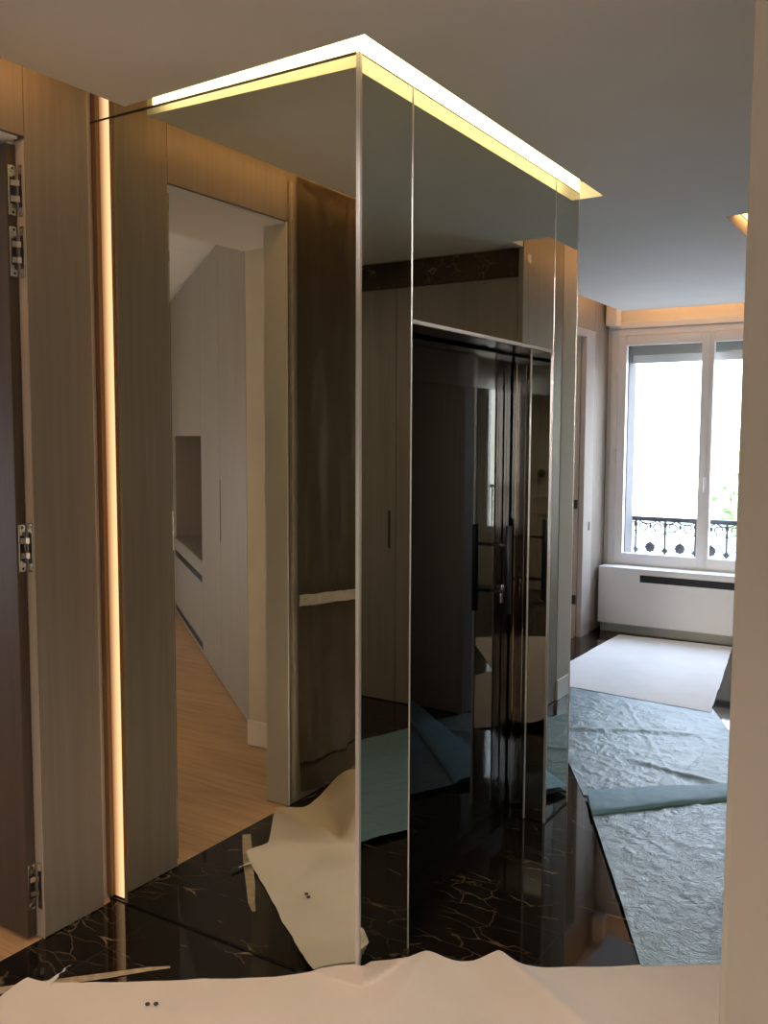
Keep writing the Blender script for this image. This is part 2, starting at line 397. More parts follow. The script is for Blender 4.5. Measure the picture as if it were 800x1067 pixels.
# ------------------------------------------------------------------ left wall: panels, door, vertical light
PX0, PX1 = -1.084, -W
def panel(a, b, label, bev=.0015, mat=None):
    return tag(one('wall_panel', lambda m: m.box(a, b, bev), mat or M['wood']), label, 'wall panel')
panel((PX0, -.2985, .004), (PX1, -.057, 2.86), 'narrow taupe wood wall panel between hinged door and glowing vertical light')
panel((PX0, -1.0, 2.562), (PX1, -.3005, 2.86), 'taupe wood panel over the open bedroom doorway, lit orange from above')
panel((PX0, -3.2, .004), (PX1, -1.0025, 2.86), 'wood wall panel wrapped in clear plastic film, seen only in the mirror')

vl = thing('light_strip', (-1.02, .01, .0), 'warm glowing vertical light strip in slot between wood panel and mirror', 'light')
pbox('diffuser', (-1.060, .0145, .006), (-.994, .018, 2.86), M['led_vertical'], vl)
one('slot_lining', lambda m: (m.box((-1.0835, -.001, .006), (-1.0605, .020, 2.86)), m.box((-.9935, -.001, .006), (-.979, .020, 2.86)), m.box((-1.060, .0185, .006), (-.994, .020, 2.86))), M['slot_wood'], vl)

# white door lining (trim) in the doorway
struct(one('trim_1', lambda m: (m.box((-1.16, -.3145, 0), (PX0 - .002, -.2985, 2.56)), m.box((-1.16, -1.0015, 0), (PX1 - .004, -.990, 2.56)), m.box((-1.16, -.989, 2.552), (PX1 - .012, -.3155, 2.5605))), M['paint_white']))
sbox('trim_5', (PX0 - .0015, -.3030, 0), (PX1 - .003, -.2995, 2.5515), M['casing'])

door = sroot('door_1', (-1.1, -.323, .008))
leaf = pbox('leaf', (-1.84, -.341, .008), (-1.070, -.306, 2.54), M['wood_dark'], door, .002)
for z in (2.40, 2.215, 1.293, .178):
    hx, hy = -1.0698, -.3235
    hg = one('hinge', lambda m: (m.box((hx, hy - .013, z - .075), (hx + .0033, hy + .013, z + .075), .0012),
                                 m.tube([(hx + .0032, hy, z + .066), (hx + .006, hy, z + .066)], .0105), m.tube([(hx + .0032, hy, z - .066), (hx + .006, hy, z - .066)], .0105)), M['steel'], door)
    one('jamb_plate', lambda m: m.box((-1.0605, -.3062, z - .078), (-1.0405, -.3032, z + .078), .0012), M['steel'], hg)
    one('recess', lambda m: (m.box((hx + .0034, hy - .008, z - .040), (hx + .0042, hy + .008, z + .040)), m.box((-1.057, -.3070, z - .05), (-1.044, -.3063, z + .05))), M['black_matt'], hg)
    one('link_arm', lambda m: [m.hexa([(hx + .0043, hy - .006, z + d), (hx + .0043, hy + .005, z + d), (-1.052, -.3072, z + d), (-1.058, -.3072, z + d),
                                      (hx + .0043, hy - .006, z + d + .018), (hx + .0043, hy + .005, z + d + .018), (-1.052, -.3072, z + d + .018), (-1.058, -.3072, z + d + .018)]) for d in (-.034, .014)], M['steel'], hg)
    one('screw', lambda m: [m.tube([(hx + .006, hy, z + q * .066), (hx + .0072, hy, z + q * .066)], .004, 8) for q in (-1, 1)], M['black_matt'], hg)

# protective film over the panel behind the camera's left
def sheet_grid(fn, nu, nv):
    m = MB(); g = [[m.bm.verts.new(fn(i / nu, j / nv)) for j in range(nv + 1)] for i in range(nu + 1)]
    for i in range(nu):
        for j in range(nv): m.bm.faces.new([g[i][j], g[i + 1][j], g[i + 1][j + 1], g[i][j + 1]])
    return m
def fbm(x, y, z=0., o=4): return noise.fractal(Vector((x, y, z)), 1.0, 2.0, o)
def ffilm(u, v):
    y = -1.052 - u * 1.9; z = .02 + v * 2.74
    if v < .05: z += .05 * fbm(u * 14, 3.1) * (1 - v / .05) + .04
    bulge = .012 + .010 * (fbm(y * 3, z * 1.1) + .6) + .008 * abs(fbm(y * 9 + z * 2, z * 2.0, 5.))
    bulge += .030 * math.exp(-((z - .08 - 1.28 * (-1.25 - y)) / .06) ** 2) + (.05 * max(0, 1 - z / .3))
    if u < .02 or v > .985: bulge *= .25
    return (-W + .002 + max(.001, bulge), y, z)
fm = sheet_grid(ffilm, 60, 90)
tag(fm.build('plastic_film', M['film'], smooth=True), 'clear crinkled plastic film taped over the wood panel, seen only in the mirror', 'plastic film')
def ftape(u, v):
    y = -1.0035 - u * 1.6; z = .932 - u * .115 + (v - .5) * .05 + .004 * fbm(u * 20, v)
    return (-W + .052 + .004 * fbm(u * 16, v * 2, 2.), y, z)
tp = sheet_grid(ftape, 60, 3)
tag(tp.build('tape_strip', M['tape_white'], smooth=True), 'pale tape strip running across the plastic film at waist height in the mirror', 'tape')
def vtape(u, v):
    z = .03 + u * 2.70
    y = -1.004 - (.012 + .012 * abs(fbm(z * 7, 1.3)) + .01 * max(0, fbm(z * 23, 4.))) * v + .004 * fbm(z * 15, 9.)
    return (-W + .0035 + .030 * v * (1 - v) + .012 * abs(fbm(z * 9, 6.)) * v, y, z)
vt = sheet_grid(vtape, 160, 4)
tag(vt.build('tape_strip', M['tape_white'], smooth=True), 'crumpled vertical tape along the doorway edge of the film in the mirror', 'tape')

# ------------------------------------------------------------------ the mirrored lift column
O0, O1, OH = .290, 1.435, 1.998
col = thing('mirrored_column', (-.5, .85, 0), 'tall mirror-clad lift shaft column with silver edges under a glowing ceiling slot', 'mirrored column')
one('core', lambda m: (m.box((-1.083, .021, 0), (-.008, O0 - .008, SLAB)), m.box((-.975, .0085, 0), (-.008, .0205, SLAB)), m.box((-1.083, O0 - .008, OH + .008), (-.008, O1 + .008, SLAB)),
                       m.box((-1.20, O1 + .008, 0), (-.008, L - .008, SLAB)), m.box((-1.083, O0 - .008, 0), (-.42, O1 + .008, OH + .008))), M['black_matt'], col)
MT = H - .003
def mir(a, b): return pbox('mirror_panel', a, b, M['mirror'], col)
mir((-.977, .0, .006), (-.007, .006, MT))                         # left face
mir((-.977, .0, H + .003), (-.792, .006, SLAB - .01))                 # its continuation up behind the lowered ceiling
mir((-.006, .0075, .006), (.0, O0 - .003, MT))                       # near strip of the lift face
mir((-.006, O0 + .0, OH + .012), (.0, O1 - .001, MT))                 # over the lift door
mir((-.006, O1 + .003, .006), (.0, L - .004, MT))                      # far strip
mir((-1.15, L - .006, .006), (-.007, L, MT))                           # face turned to the window
mir((-.094, O1 + .0005, .004), (-.008, O1 + .006, OH + .006))            # reveal
pbox('soffit', (-.30, O0 + .003, OH + .001), (-.008, 1.22, OH + .006), M['black_gloss'], col)
pbox('soffit', (-.30, 1.222, OH + .001), (-.008, O1 - .001, OH + .006), M['steel'], col)
def trim(a, b, mat='alu'): return pbox('edge_trim', a, b, M[mat], col, .001)
trim((-.0085, -.0045, 0.002), (.0042, .0075, H + .0))                     # near corner
trim((-.007, O0 - .0035, .002), (.0022, O0 + .0005, H))
trim((-.008, O1 - .0055, .002), (.003, O1 + .0035, OH))
trim((-.007, O1 - .001, OH), (.0015, O1 + .0022, H))
trim((-.008, L - .004, .002), (.002, L + .002, H))
trim((-.008, O0 + .001, OH - .002), (.002, O1 - .006, OH + .010))
trim((-.0985, O1 - .006, .002), (-.0945, O1 + .004, OH))
one('shadow_joint', lambda m: (m.box((-1.0690, -.0030, .0005), (-.009, .0, .0050)), m.box((-1.083, -.0030, H - .0032), (-.009, .0, H + .0028)),
                               m.box((-.005, .008, H - .003), (.001, L - .006, H + .0005)), m.box((-.005, O1 + .006, .0005), (.002, L - .006, .008))), M['black_line'], col)

# polished door frame in the reveal + lift door
lift = thing('lift_door', (-.22, .86, 0), 'black lift door with dark glass and bar handle set in the mirrored column', 'lift door')
one('door_frame', lambda m: (m.box((-.30, O1 + .0002, .004), (-.0995, O1 + .006, OH)), m.box((-.172, O1 - .014, .056), (-.152, O1 - .0005, 1.955), .003), m.box((-.135, O1 - .007, .056), (-.112, O1 - .0005, 1.955), .003)), M['black_polished'], lift)
one('leaf', lambda m: (m.box((-.235, O0 + .004, .055), (-.184, O1 - .017, 1.990), .002), m.box((-.184, O0 + .004, 1.842), (-.176, O1 - .017, 1.990), .001), m.box((-.184, O0 + .004, .055), (-.176, O1 - .017, .085), .001)), M['black_gloss'], lift)
pbox('glass', (-.1838, O0 + .006, .0855), (-.1755, O1 - .018, 1.8415), M['black_glass'], lift)
one('sill', lambda m: m.box((-.30, O0 + .001, .0008), (-.098, O1 - .007, .052)), M['black_gloss'], lift)
hd = one('handle', lambda m: m.tube([(-.10, 1.244, .930), (-.10, 1.244, 1.29)], .0125, 14), M['black_matt'], lift, True)
one('standoff', lambda m: [m.tube([(-.1752, 1.244, z), (-.104, 1.244, z)], .007, 10) for z in (1.02, 1.21)], M['black_matt'], hd, True)
one('lock', lambda m: (m.tube([(-.1752, 1.34, 1.02), (-.163, 1.34, 1.02)], .016, 16), m.box((-.1752, 1.327, .955), (-.171, 1.353, 1.0), .002)), M['steel'], lift, True)
one('rivet', lambda m: [m.tube([(-.105, O1 - .0005, z), (-.105, O1 - .0025, z)], .004, 10) for z in (.25, .55, .80)], M['black_gloss'], lift)

# light slot round the column
cv = thing('cove_light', (-.4, .85, H), 'bright white light slot in ceiling running round the mirrored column', 'light')
pbox('diffuser', (-.79, .0005, H + .0040), (.0005, .0070, H + .072), M['led'], cv)
pbox('diffuser', (-.0070, .0075, H + .0010), (.0005, L - .001, H + .072), M['led'], cv)
pbox('diffuser', (-.99, L - .006, H + .0010), (.0, L + .0005, H + .072), M['led'], cv)

# hidden strips that wash the wood from above
def cove(a, b, label): return tag(one('cove_strip', lambda m: m.box(a, b), M['led_cove']), label, 'light')
cove((-.90, -3.9, H + .0765), (-.878, -.20, H + .090), 'warm light strip on the ceiling edge along the bedroom door wall')
cove((-1.03, 1.95, H + .0765), (-1.008, 5.30, H + .090), 'warm light strip on the ceiling edge along the far left corridor wall')
cove((-.95, 5.436, H + .0765), (.40, 5.455, H + .090), 'warm light strip on the ceiling edge above the window')
cove((.448, 2.62, H + .0765), (.470, 5.30, H + .090), 'warm light strip in the ceiling slot right of the window corridor')

# ------------------------------------------------------------------ bedroom wardrobe seen in the mirror
B = (-1.952, -1.786); T = (-.78285, -.62221); N = (.62221, -.78285)      # along, and into the depth
wr = thing('wardrobe', (-3.4, -3.1, 0), 'pale grey wood built-in wardrobe wall with niche, seen through the mirrored doorway', 'wardrobe')
def wbox(name, s0, s1, d0, d1, z0, z1, mat, par=wr, bev=.0015): return one(name, lambda m: m.obox(B, T, N, s0, s1, d0, d1, z0, z1, bev), M[mat], par)
one('carcass', lambda m: (m.obox(B, T, N, .0, 1.775, .022, .55, .004, 2.89), m.obox(B, T, N, 1.777, 3.95, .022, .55, .004, .70), m.obox(B, T, N, 1.777, 3.95, .022, .55, 1.655, 2.89),
                          m.obox(B, T, N, 1.777, 3.95, .50, .55, .71, 1.65), m.obox(B, T, N, 3.60, 3.95, .022, .49, .71, 1.65)), M['wood_wardrobe'], wr)
def notch(s0, s1, z0, z1, par): wbox('slot_pull', s0, s1, -.0012, .004, z0, z1, 'black_matt', par, 0)
d1 = wbox('door', .004, .934, .0, .020, .006, 2.885, 'wood_wardrobe'); notch(.900, .936, .955, 1.363, d1)
d2 = wbox('door', .940, 1.772, .0, .020, .006, 2.885, 'wood_wardrobe')
d3 = wbox('door', 1.780, 3.0, .0, .020, 1.652, 2.885, 'wood_wardrobe')
wbox('door', 3.006, 3.95, .0, .020, 1.652, 2.885, 'wood_wardrobe')
dr = wbox('drawer', 1.780, 3.95, .0, .020, .09, .70, 'wood_wardrobe'); notch(1.80, 3.5, (.548), .60, dr)
dq = wbox('plinth', 1.780, 3.95, .0, .020, .006, .084, 'wood_wardrobe'); notch(1.80, 3.5, .036, .082, dq)
wbox('niche_back', 1.782, 3.6, .44, .49, .712, 1.648, 'wood_dark')
wbox('niche_base', 1.78, 3.6, .002, .435, .702, .711, 'wood_wardrobe')

# ------------------------------------------------------------------ closet with marble frieze, reflected in the column
cl = thing('built_in_closet', (1.6, 2.65, 0), 'taupe wood closet doors beneath a marble band, seen reflected in the column', 'closet')
for a, b in ((.690, 1.478), (1.482, 2.24), (2.244, 2.99)):
    d = pbox('door', (a, 2.62, .006), (b, 2.655, 2.538), M['wood'], cl, .0015)
    if 1.4 < a < 2: pbox('slot_pull', (1.518, 2.6188, .965), (1.534, 2.624, 1.197), M['black_matt'], d)
tag(one('marble_frieze', lambda m: m.box((.690, 2.615, 2.541), (2.99, 2.679, H - .001), .001), M['marble_frieze']), 'dark brown gold-veined marble band above the reflected closet doors', 'marble band')
cp = panel((.65, 2.60, .004), (.679, 3.055, 2.88), 'taupe wood panel beside the reflected closet, glowing orange at its top')
panel((.65, 3.058, .004), (.679, 3.195, 2.88), 'narrow wood panel next to the reflected white pilaster')
struct(one('trim_2', lambda m: (m.box((.647, 3.198, .0), (.679, 3.60, 2.88), .002),), M['casing']))
struct(one('baseboard_corridor', lambda m: m.box((.637, 3.198, .001), (.6465, 3.60, .13), .002), M['lacquer']))
panel((.65, 3.603, .004), (.679, 5.59, 2.88), 'taupe wood panel filling the right corridor wall up to the window')
# plaster scar at the top of the closet corner
def patch(m):
    pts = [(.0, -.022), (.018, -.03), (.03, -.008), (.022, .02), (.004, .03), (-.02, .022), (-.03, .0), (-.016, -.024)]
    lo = [m.bm.verts.new((.6492, 2.675 + a, 2.64 + b)) for a, b in pts]; hi = [m.bm.verts.new((.6465, 2.675 + a * .8, 2.64 + b * .8)) for a, b in pts]
    m.bm.faces.new(lo); m.bm.faces.new(hi)
    for i in range(8): m.bm.faces.new([lo[i], lo[(i + 1) % 8], hi[(i + 1) % 8], hi[i]])
one('plaster_patch', patch, M['plaster'], cp)['label'] = 'small white plaster patch'

# ------------------------------------------------------------------ far left corridor wall
FX = -1.168
panel((-1.205, 1.705, .004), (FX, 4.20, 2.88), 'taupe wood panel on the far corridor wall directly behind the column')
panel((-1.205, 5.253, .004), (FX, 5.59, 2.88), 'taupe wood panel between the far white doorway and the window')
panel((-1.205, 4.204, 2.523), (FX, 5.25, 2.88), 'wood panel above the far white doorway, glowing orange at its top')
t3 = struct(one('trim_3', lambda m: (m.box((-1.205, 5.045, 0), (FX + .006, 5.25, 2.52), .002), m.box((-1.205, 4.206, 0), (FX + .006, 4.36, 2.52), .002), m.box((-1.205, 4.362, 2.46), (FX + .006, 5.043, 2.52), .002),
                                m.box((-1.300, 5.035, 0), (-1.207, 5.058, 2.50)), ), M['casing_far']))
one('strike_plate', lambda m: m.box((FX + .0062, 5.165, .88), (FX + .009, 5.195, .95), .001), M['black_matt'], t3)['label'] = 'small black strike plate'
sw = tag(one('light_switch', lambda m: (m.box((-1.270, 5.022, 1.065), (-1.209, 5.0345, 1.14), .003), m.box((-1.260, 5.019, 1.08), (-1.219, 5.0225, 1.125), .002)), M['black_matt']), 'square black light switch just inside the far white doorway', 'switch')
so = tag(one('power_socket', lambda m: (m.box((-1.270, 5.022, .275), (-1.209, 5.0345, .35), .003), m.tube([(-1.2395, 5.023, .3125), (-1.2395, 5.018, .3125)], .022, 16)), M['black_matt']), 'black power socket low inside the far white doorway, below the switch', 'socket')

# ------------------------------------------------------------------ window 1 (casements), radiator cover, railing
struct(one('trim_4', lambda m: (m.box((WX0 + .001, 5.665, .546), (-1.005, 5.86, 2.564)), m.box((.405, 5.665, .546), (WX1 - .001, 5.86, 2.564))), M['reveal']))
w1 = sroot('window_1', (-.3, 5.65, .55))
FY0, FY1 = 5.585, 5.66
one('frame', lambda m: (m.box((WX0 + .001, FY0, .547), (WX0 + .058, FY1, 2.563), .004), m.box((WX1 - .058, FY0, .547), (WX1 - .001, FY1, 2.563), .004),
                        m.box((WX0 + .058, FY0, 2.508), (WX1 - .058, FY1, 2.563), .004), m.box((WX0 + .058, FY0, .547), (WX1 - .058, FY1, .572), .004)), M['window_white'], w1)
def casement(x0, x1, mirror):
    g0, g1 = (x0 + .072, x1 - .048) if not mirror else (x0 + .048, x1 - .072)
    c = one('casement', lambda m: (m.box((x0, 5.575, .574), (g0, 5.63, 2.506), .006), m.box((g1, 5.575, .574), (x1, 5.63, 2.506), .006),
                                   m.box((g0, 5.577, 2.425), (g1, 5.63, 2.505), .004), m.box((g0, 5.577, .575), (g1, 5.63, .662), .004)), M['window_white'], w1)
    pbox('pane', (g0 + .001, 5.604, .663), (g1 - .001, 5.610, 2.424), M['glass'], c)
    hx = x0 - .008 if not mirror else x1 + .008
    for z in (2.20, 1.50, .85):
        one('hinge', lambda m: m.tube([(hx, 5.574, z - .05), (hx, 5.574, z + .05)], .009, 10), M['window_white'], c, True)
    return c
M['glass'] = glass_mat('clear_glass')
casement(-1.075, -.3375, False); casement(-.3355, .475, True)
one('cover_strip', lambda m: m.box((-.352, 5.563, .58), (-.318, 5.5745, 2.50), .004), M['window_white'], w1)
one('handle', lambda m: (m.box((-.345, 5.552, 1.24), (-.325, 5.5625, 1.36), .003), m.tube([(-.335, 5.553, 1.32), (-.335, 5.535, 1.32), (-.335, 5.53, 1.21)], .008, 10)), M['window_white'], w1)
pbox('head_casing', (WX0 - .02, 5.572, 2.567), (WX1 + .02, 5.5985, 2.62), M['window_white'], w1, .004)
sb = thing('shutter_box', (-.3, 5.75, 2.36), 'grey roller shutter box outside at the head of the near window', 'shutter')
pbox('housing', (-1.004, 5.70, 2.355), (.404, 5.86, 2.563), M['shutter'], sb)
pbox('bottom_rail', (-1.0, 5.74, 2.285), (.40, 5.77, 2.354), M['window_white'], sb, .004)

# small box at the ceiling corner left of the window
tag(one('corner_box', lambda m: m.box((-1.150, 5.45, 2.585), (-1.055, 5.58, 2.80), .01), M['window_white']), 'small cream box tucked high in corner left of the window', 'box')

rc = thing('radiator_cover', (-.3, 5.45, 0), 'white radiator cover with black slot beneath the window', 'radiator cover')
pbox('cabinet', (-1.140, 5.39, .078), (.60, 5.562, .543), M['lacquer'], rc, .002)
pbox('toe_kick', (-1.125, 5.415, .002), (.60, 5.56, .0765), M['toe'], rc)
pbox('top', (-1.140, 5.387, .5435), (.60, 5.570, .5585), M['lacquer'], rc, .002)
pbox('slot', (-.785, 5.3885, .448), (.185, 5.395, .508), M['black_matt'], rc)

rl = thing('balcony_railing', (-.3, 5.9, .56), 'black ornate cast iron railing outside the window', 'railing')
RX0, RX1 = -1.13, .53
pbox('top_rail', (RX0, 5.885, .918), (RX1, 5.925, .957), M['iron'], rl, .005)
pbox('middle_rail', (RX0, 5.899, .826), (RX1, 5.909, .834), M['iron'], rl)
pbox('bottom_rail', (RX0, 5.897, .615), (RX1, 5.911, .628), M['iron'], rl)
xs = [-.985 + .2585 * i for i in range(6)]
ups = xs + [-1.105]
for x in ups:
    o = one('baluster', lambda m: (m.tube([(x, 5.904, .62), (x, 5.904, .92)], .009, 8), m.ball((x, 5.904, .885), .017, 1, .8, 1.5), m.ball((x, 5.904, .665), .017, 1, .8, 1.6)), M['iron'], rl, True)
for i in range(5):
    c = (xs[i] + xs[i + 1]) / 2
    def ros(m, c=c):
        m.ball((c, 5.904, .685), .030, 1, .45, 1)
        for k in range(8):
            a = k * math.pi / 4
            m.ball((c + .030 * math.cos(a), 5.904, .685 + .030 * math.sin(a)), .0155, 1, .6, 1, 8)
        m.tube([(c, 5.904, .715), (c, 5.904, .745)], .004, 6)
    one('rosette', ros, M['iron'], rl, True)
    def scroll(m, c=c):
        for s in (-1, 1):
            pts = []
            for k in range(22):
                a = k / 21; th = -1.2 + a * 5.2; r = .050 * (1 - .62 * a)
                pts.append((c + s * (.070 - r * math.cos(th)), 5.904, .872 + r * math.sin(th) * .75))
            m.tube(pts, .006, 6)
            m.tube([(c + s * .125, 5.904, .82), (c + s * .06, 5.904, .745), (c + s * .125, 5.904, .64)], .005, 6)
            m.tube([(c + s * .125 - s * .25 * t_, 5.904, .64 + .19 * t_ + .0 * t_) for t_ in (0, .25, .5)], .0045, 6)
        m.ball((c, 5.904, .873), .013, 1, .7, 1.6, 8); m.tube([(c, 5.904, .89), (c, 5.904, .92)], .003, 6)
    one('scroll', scroll, M['iron'], rl, True)
for i in range(10):
    x = RX0 + .083 + i * .166
    one('festoon', lambda m: m.tube([(x - .075 + .15 * k / 10, 5.904, .918 - .022 * math.sin(math.pi * k / 10)) for k in range(11)], .006, 6), M['iron'], rl, True)

# narrow courtyard window in the wall behind the camera: its glint shows in the lift door
w2 = sroot('window_2', (2.47, -4.25, .60))
one('frame', lambda m: (m.box((2.262, -4.27, .602), (2.30, -4.21, 2.298)), m.box((2.66, -4.27, .602), (2.698, -4.21, 2.298)), m.box((2.30, -4.27, 2.24), (2.66, -4.21, 2.298)), m.box((2.30, -4.27, .602), (2.66, -4.21, .66))), M['window_white'], w2)
pbox('pane', (2.301, -4.25, .661), (2.659, -4.244, 2.239), M['glass'], w2)
def grille(m):
    m.box((2.262, -4.345, 1.09), (2.698, -4.325, 1.12)); m.box((2.262, -4.343, .64), (2.698, -4.327, .655))
    for k in range(6): m.tube([(2.29 + k * .075, -4.335, .655), (2.29 + k * .075, -4.335, 1.09)], .007, 6)
    for k in range(5):
        for zc in (.76, .90, 1.03): m.tube([(2.3275 + k * .075 + .032 * math.cos(a * math.pi / 6), -4.335, zc + .045 * math.sin(a * math.pi / 6)) for a in range(12)], .005, 6, True)
tag(one('window_grille', grille, M['iron']), 'black scrolled iron grille outside the narrow window, only glinting in the lift door', 'railing')

# tree and ground outside
def tree(name, loc, n, rad, zc, label, trunk):
    t = thing(name, loc, label, 'tree')
    one('trunk', lambda m: m.tube([(loc[0], loc[1], loc[2]), (loc[0] + .1, loc[1], zc - rad * .4), (loc[0], loc[1] + .1, zc)], [.16, .11, .06], 8), M['bark'], t, True)
    def cr(m):
        for i in range(n):
            d = Vector((random.gauss(0, 1), random.gauss(0, 1), random.gauss(0, .8)))
            d = d.normalized() * rad * random.uniform(.3, 1.)
            c = Vector((loc[0], loc[1], zc)) + d
            a = Vector((random.uniform(-1, 1), random.uniform(-1, 1), random.uniform(-1, 1))).normalized(); b = a.orthogonal().normalized()
            s = random.uniform(.06, .13)
            q = [c + a * s * 1.6, c + b * s * .7, c - a * s * 1.6, c - b * s * .7]
            m.bm.faces.new([m.bm.verts.new(p) for p in q])
    one('crown', cr, M['leaf'], t)
tree('tree', (-1.52, 15.5, -4.0), 1500, 1.0, .62, 'pale green leafy tree outside the right window casement', .2)
sbox('ground', (-30, 6.2, -4.1), (30, 60, -4.0), M['street'])

# ------------------------------------------------------------------ floor coverings
def quad_pt(q, u, v):
    a = Vector(q[0]).lerp(Vector(q[1]), u); b = Vector(q[3]).lerp(Vector(q[2]), u); return a.lerp(b, v)
# foreground felt: front edge from (-.86,-.50) to (1.2,.93)
E_ = Vector((.812, .584)); N_ = Vector((.584, -.812)); P0 = Vector((-.86, -.50))
def bump1(u, c, w): return math.exp(-((u - c) / w) ** 2)
def ridge(u, c, w, k): d = (u - c) / (w * (1. if u < c else k)); return math.exp(-abs(d) ** 1.5)
def felt(uu, vv):
    UM = 2.62
    if vv < .5: v = (vv / .5) * .45
    else: v = .45 + ((vv - .5) / .5) ** 1.6 * 1.9
    UM = 2.40 if v < .45 else max(1.30, 2.40 - 1.35 * (v - .45)); u = uu * UM
    left = -.79 * min(v, .9) + .4 * max(0, v - .9)
    p = P0 + E_ * (left + u * (UM - left) / UM) + N_ * v
    edge = .006 * fbm(u * 3.1, 1.7) + .004 * fbm(u * 11, 4.)
    if v < .12: p = p - N_ * edge * (1 - v / .12)
    fall = math.exp(-v / .42)
    z = .004
    u1 = (p - P0).dot(E_); FL = 1
    z += .064 * ridge(u1, 1.205 - v * .55, .105, .85) * math.exp(-v / .6) + .056 * ridge(u1, 1.43 + v * .52, .075, .75 + v) * math.exp(-v / .8)
    z += .026 * bump1(u1, .95, .14) * math.exp(-v / .25)
    ym = -.007 if p.x < .024 else -.007 + 3.6 * (p.x - .024)          # the cloth is pushed up against the column foot
    if -.30 < p.x < .11 and p.y > ym:
        z += min(.065, (p.y - ym) * .55); p.y = ym - .0006 * (1 - v)
    z += .022 * bump1(u1, -.02, .05) * math.exp(-v / .10)
    z += .005 * (fbm(p.x * 2.2, p.y * 2.2) + .5) * min(1, v / .15 + .3) + .006 * max(0, fbm(p.x * 1.1 + 5, p.y * 1.3))
    # raised wave near the left wall (seen in the mirror)
    c0 = Vector((-.865, -.53)); cd = Vector((.66, -.75)).normalized(); cn = Vector((-.75, -.66)).normalized()
    q = p - c0; along = q.dot(cd); dist = q.dot(cn) - .050 * math.sin(along * 11 + .6) - .02
    if dist > 0 and along > -.12:
        rise = min(1, dist / .04); rise = rise * rise * (3 - 2 * rise)
        hgt = .045 + .08 * max(0, min(1, along / .32)) + .055 * math.sin(along * 15 + .2)
        hgt *= 1 - .8 * bump1(along, .36, .045) * math.exp(-max(0, dist - .05) / .06)
        z += hgt * rise * (1 - .75 * min(1, max(0, dist - .20) / .5)) * max(0, min(1, (along + .12) / .14)) * max(0, 1 - max(0, along - .9) / .6)
    p.x = max(p.x, -1.005)
    return (p.x, p.y, max(.003, z))
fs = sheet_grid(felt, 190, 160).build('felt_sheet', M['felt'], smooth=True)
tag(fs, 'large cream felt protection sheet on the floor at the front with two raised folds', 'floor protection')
# the raised wave is painted darker to imitate the shade on its face
at = fs.data.attributes.new('fold_shade', 'FLOAT', 'POINT')
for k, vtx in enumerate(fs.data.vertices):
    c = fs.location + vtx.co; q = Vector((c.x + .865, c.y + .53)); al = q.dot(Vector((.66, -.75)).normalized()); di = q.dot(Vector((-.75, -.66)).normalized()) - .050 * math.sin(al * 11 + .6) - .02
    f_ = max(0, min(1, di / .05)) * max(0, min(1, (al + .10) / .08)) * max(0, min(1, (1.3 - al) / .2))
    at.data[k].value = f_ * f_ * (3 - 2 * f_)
def paint_fold_shade():
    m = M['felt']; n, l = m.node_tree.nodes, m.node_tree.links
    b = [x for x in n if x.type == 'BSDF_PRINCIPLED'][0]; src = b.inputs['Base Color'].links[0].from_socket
    a = n.new('ShaderNodeAttribute'); a.attribute_name = 'fold_shade'
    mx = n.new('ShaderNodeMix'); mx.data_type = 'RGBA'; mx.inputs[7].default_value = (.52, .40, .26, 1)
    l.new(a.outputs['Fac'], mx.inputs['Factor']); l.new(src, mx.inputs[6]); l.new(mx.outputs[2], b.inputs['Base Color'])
paint_fold_shade()
mk = MB()
for dx in (-.011, .013):
    c = Vector((-.469, -.374)) + E_ * dx
    mk.tube([(c.x, c.y, .0105), (c.x, c.y, .0135)], .0068, 14)
mo = mk.build('printed_mark', M['ink'], None)
# follow the felt surface and belong to it
mo.parent = fs; mo.location = mo.location - fs.location

fq = [(-.66, 3.46), (.235, 3.455), (-.02, 5.335), (-.925, 5.30)]
def feltfar(u, v):
    p = quad_pt([(-1.0, 3.475), (.235, 3.455), (-.02, 5.335), (-.925, 5.30)], u, v)
    p = quad_pt([(-.64, 3.44), (.235, 3.455), (-.02, 5.335), (-.925, 5.30)], u, v)
    if u < .02: p.x -= .0
    e = .006 * fbm(p.x * 6, p.y * 6)
    return (p.x + e, p.y + e, .0065 + .002 * (fbm(p.x * 2, p.y * 2) + .6) + .0025 * max(0, fbm(p.x * 9, p.y * 3)))
def feltfar2(u, v):
    p = quad_pt([(-.93, 3.56), (.235, 3.455), (-.02, 5.335), (-.925, 5.30)], u, v)
    e = .004 * fbm(p.x * 6, p.y * 6)
    return (p.x + e, p.y + e, .0065 + .002 * (fbm(p.x * 2, p.y * 2) + .6) + .0025 * max(0, fbm(p.x * 9, p.y * 3)))
tag(sheet_grid(feltfar2, 60, 90).build('felt_sheet', M['felt_white'], smooth=True), 'white felt sheet lying flat on marble in front of the radiator cover', 'floor protection')

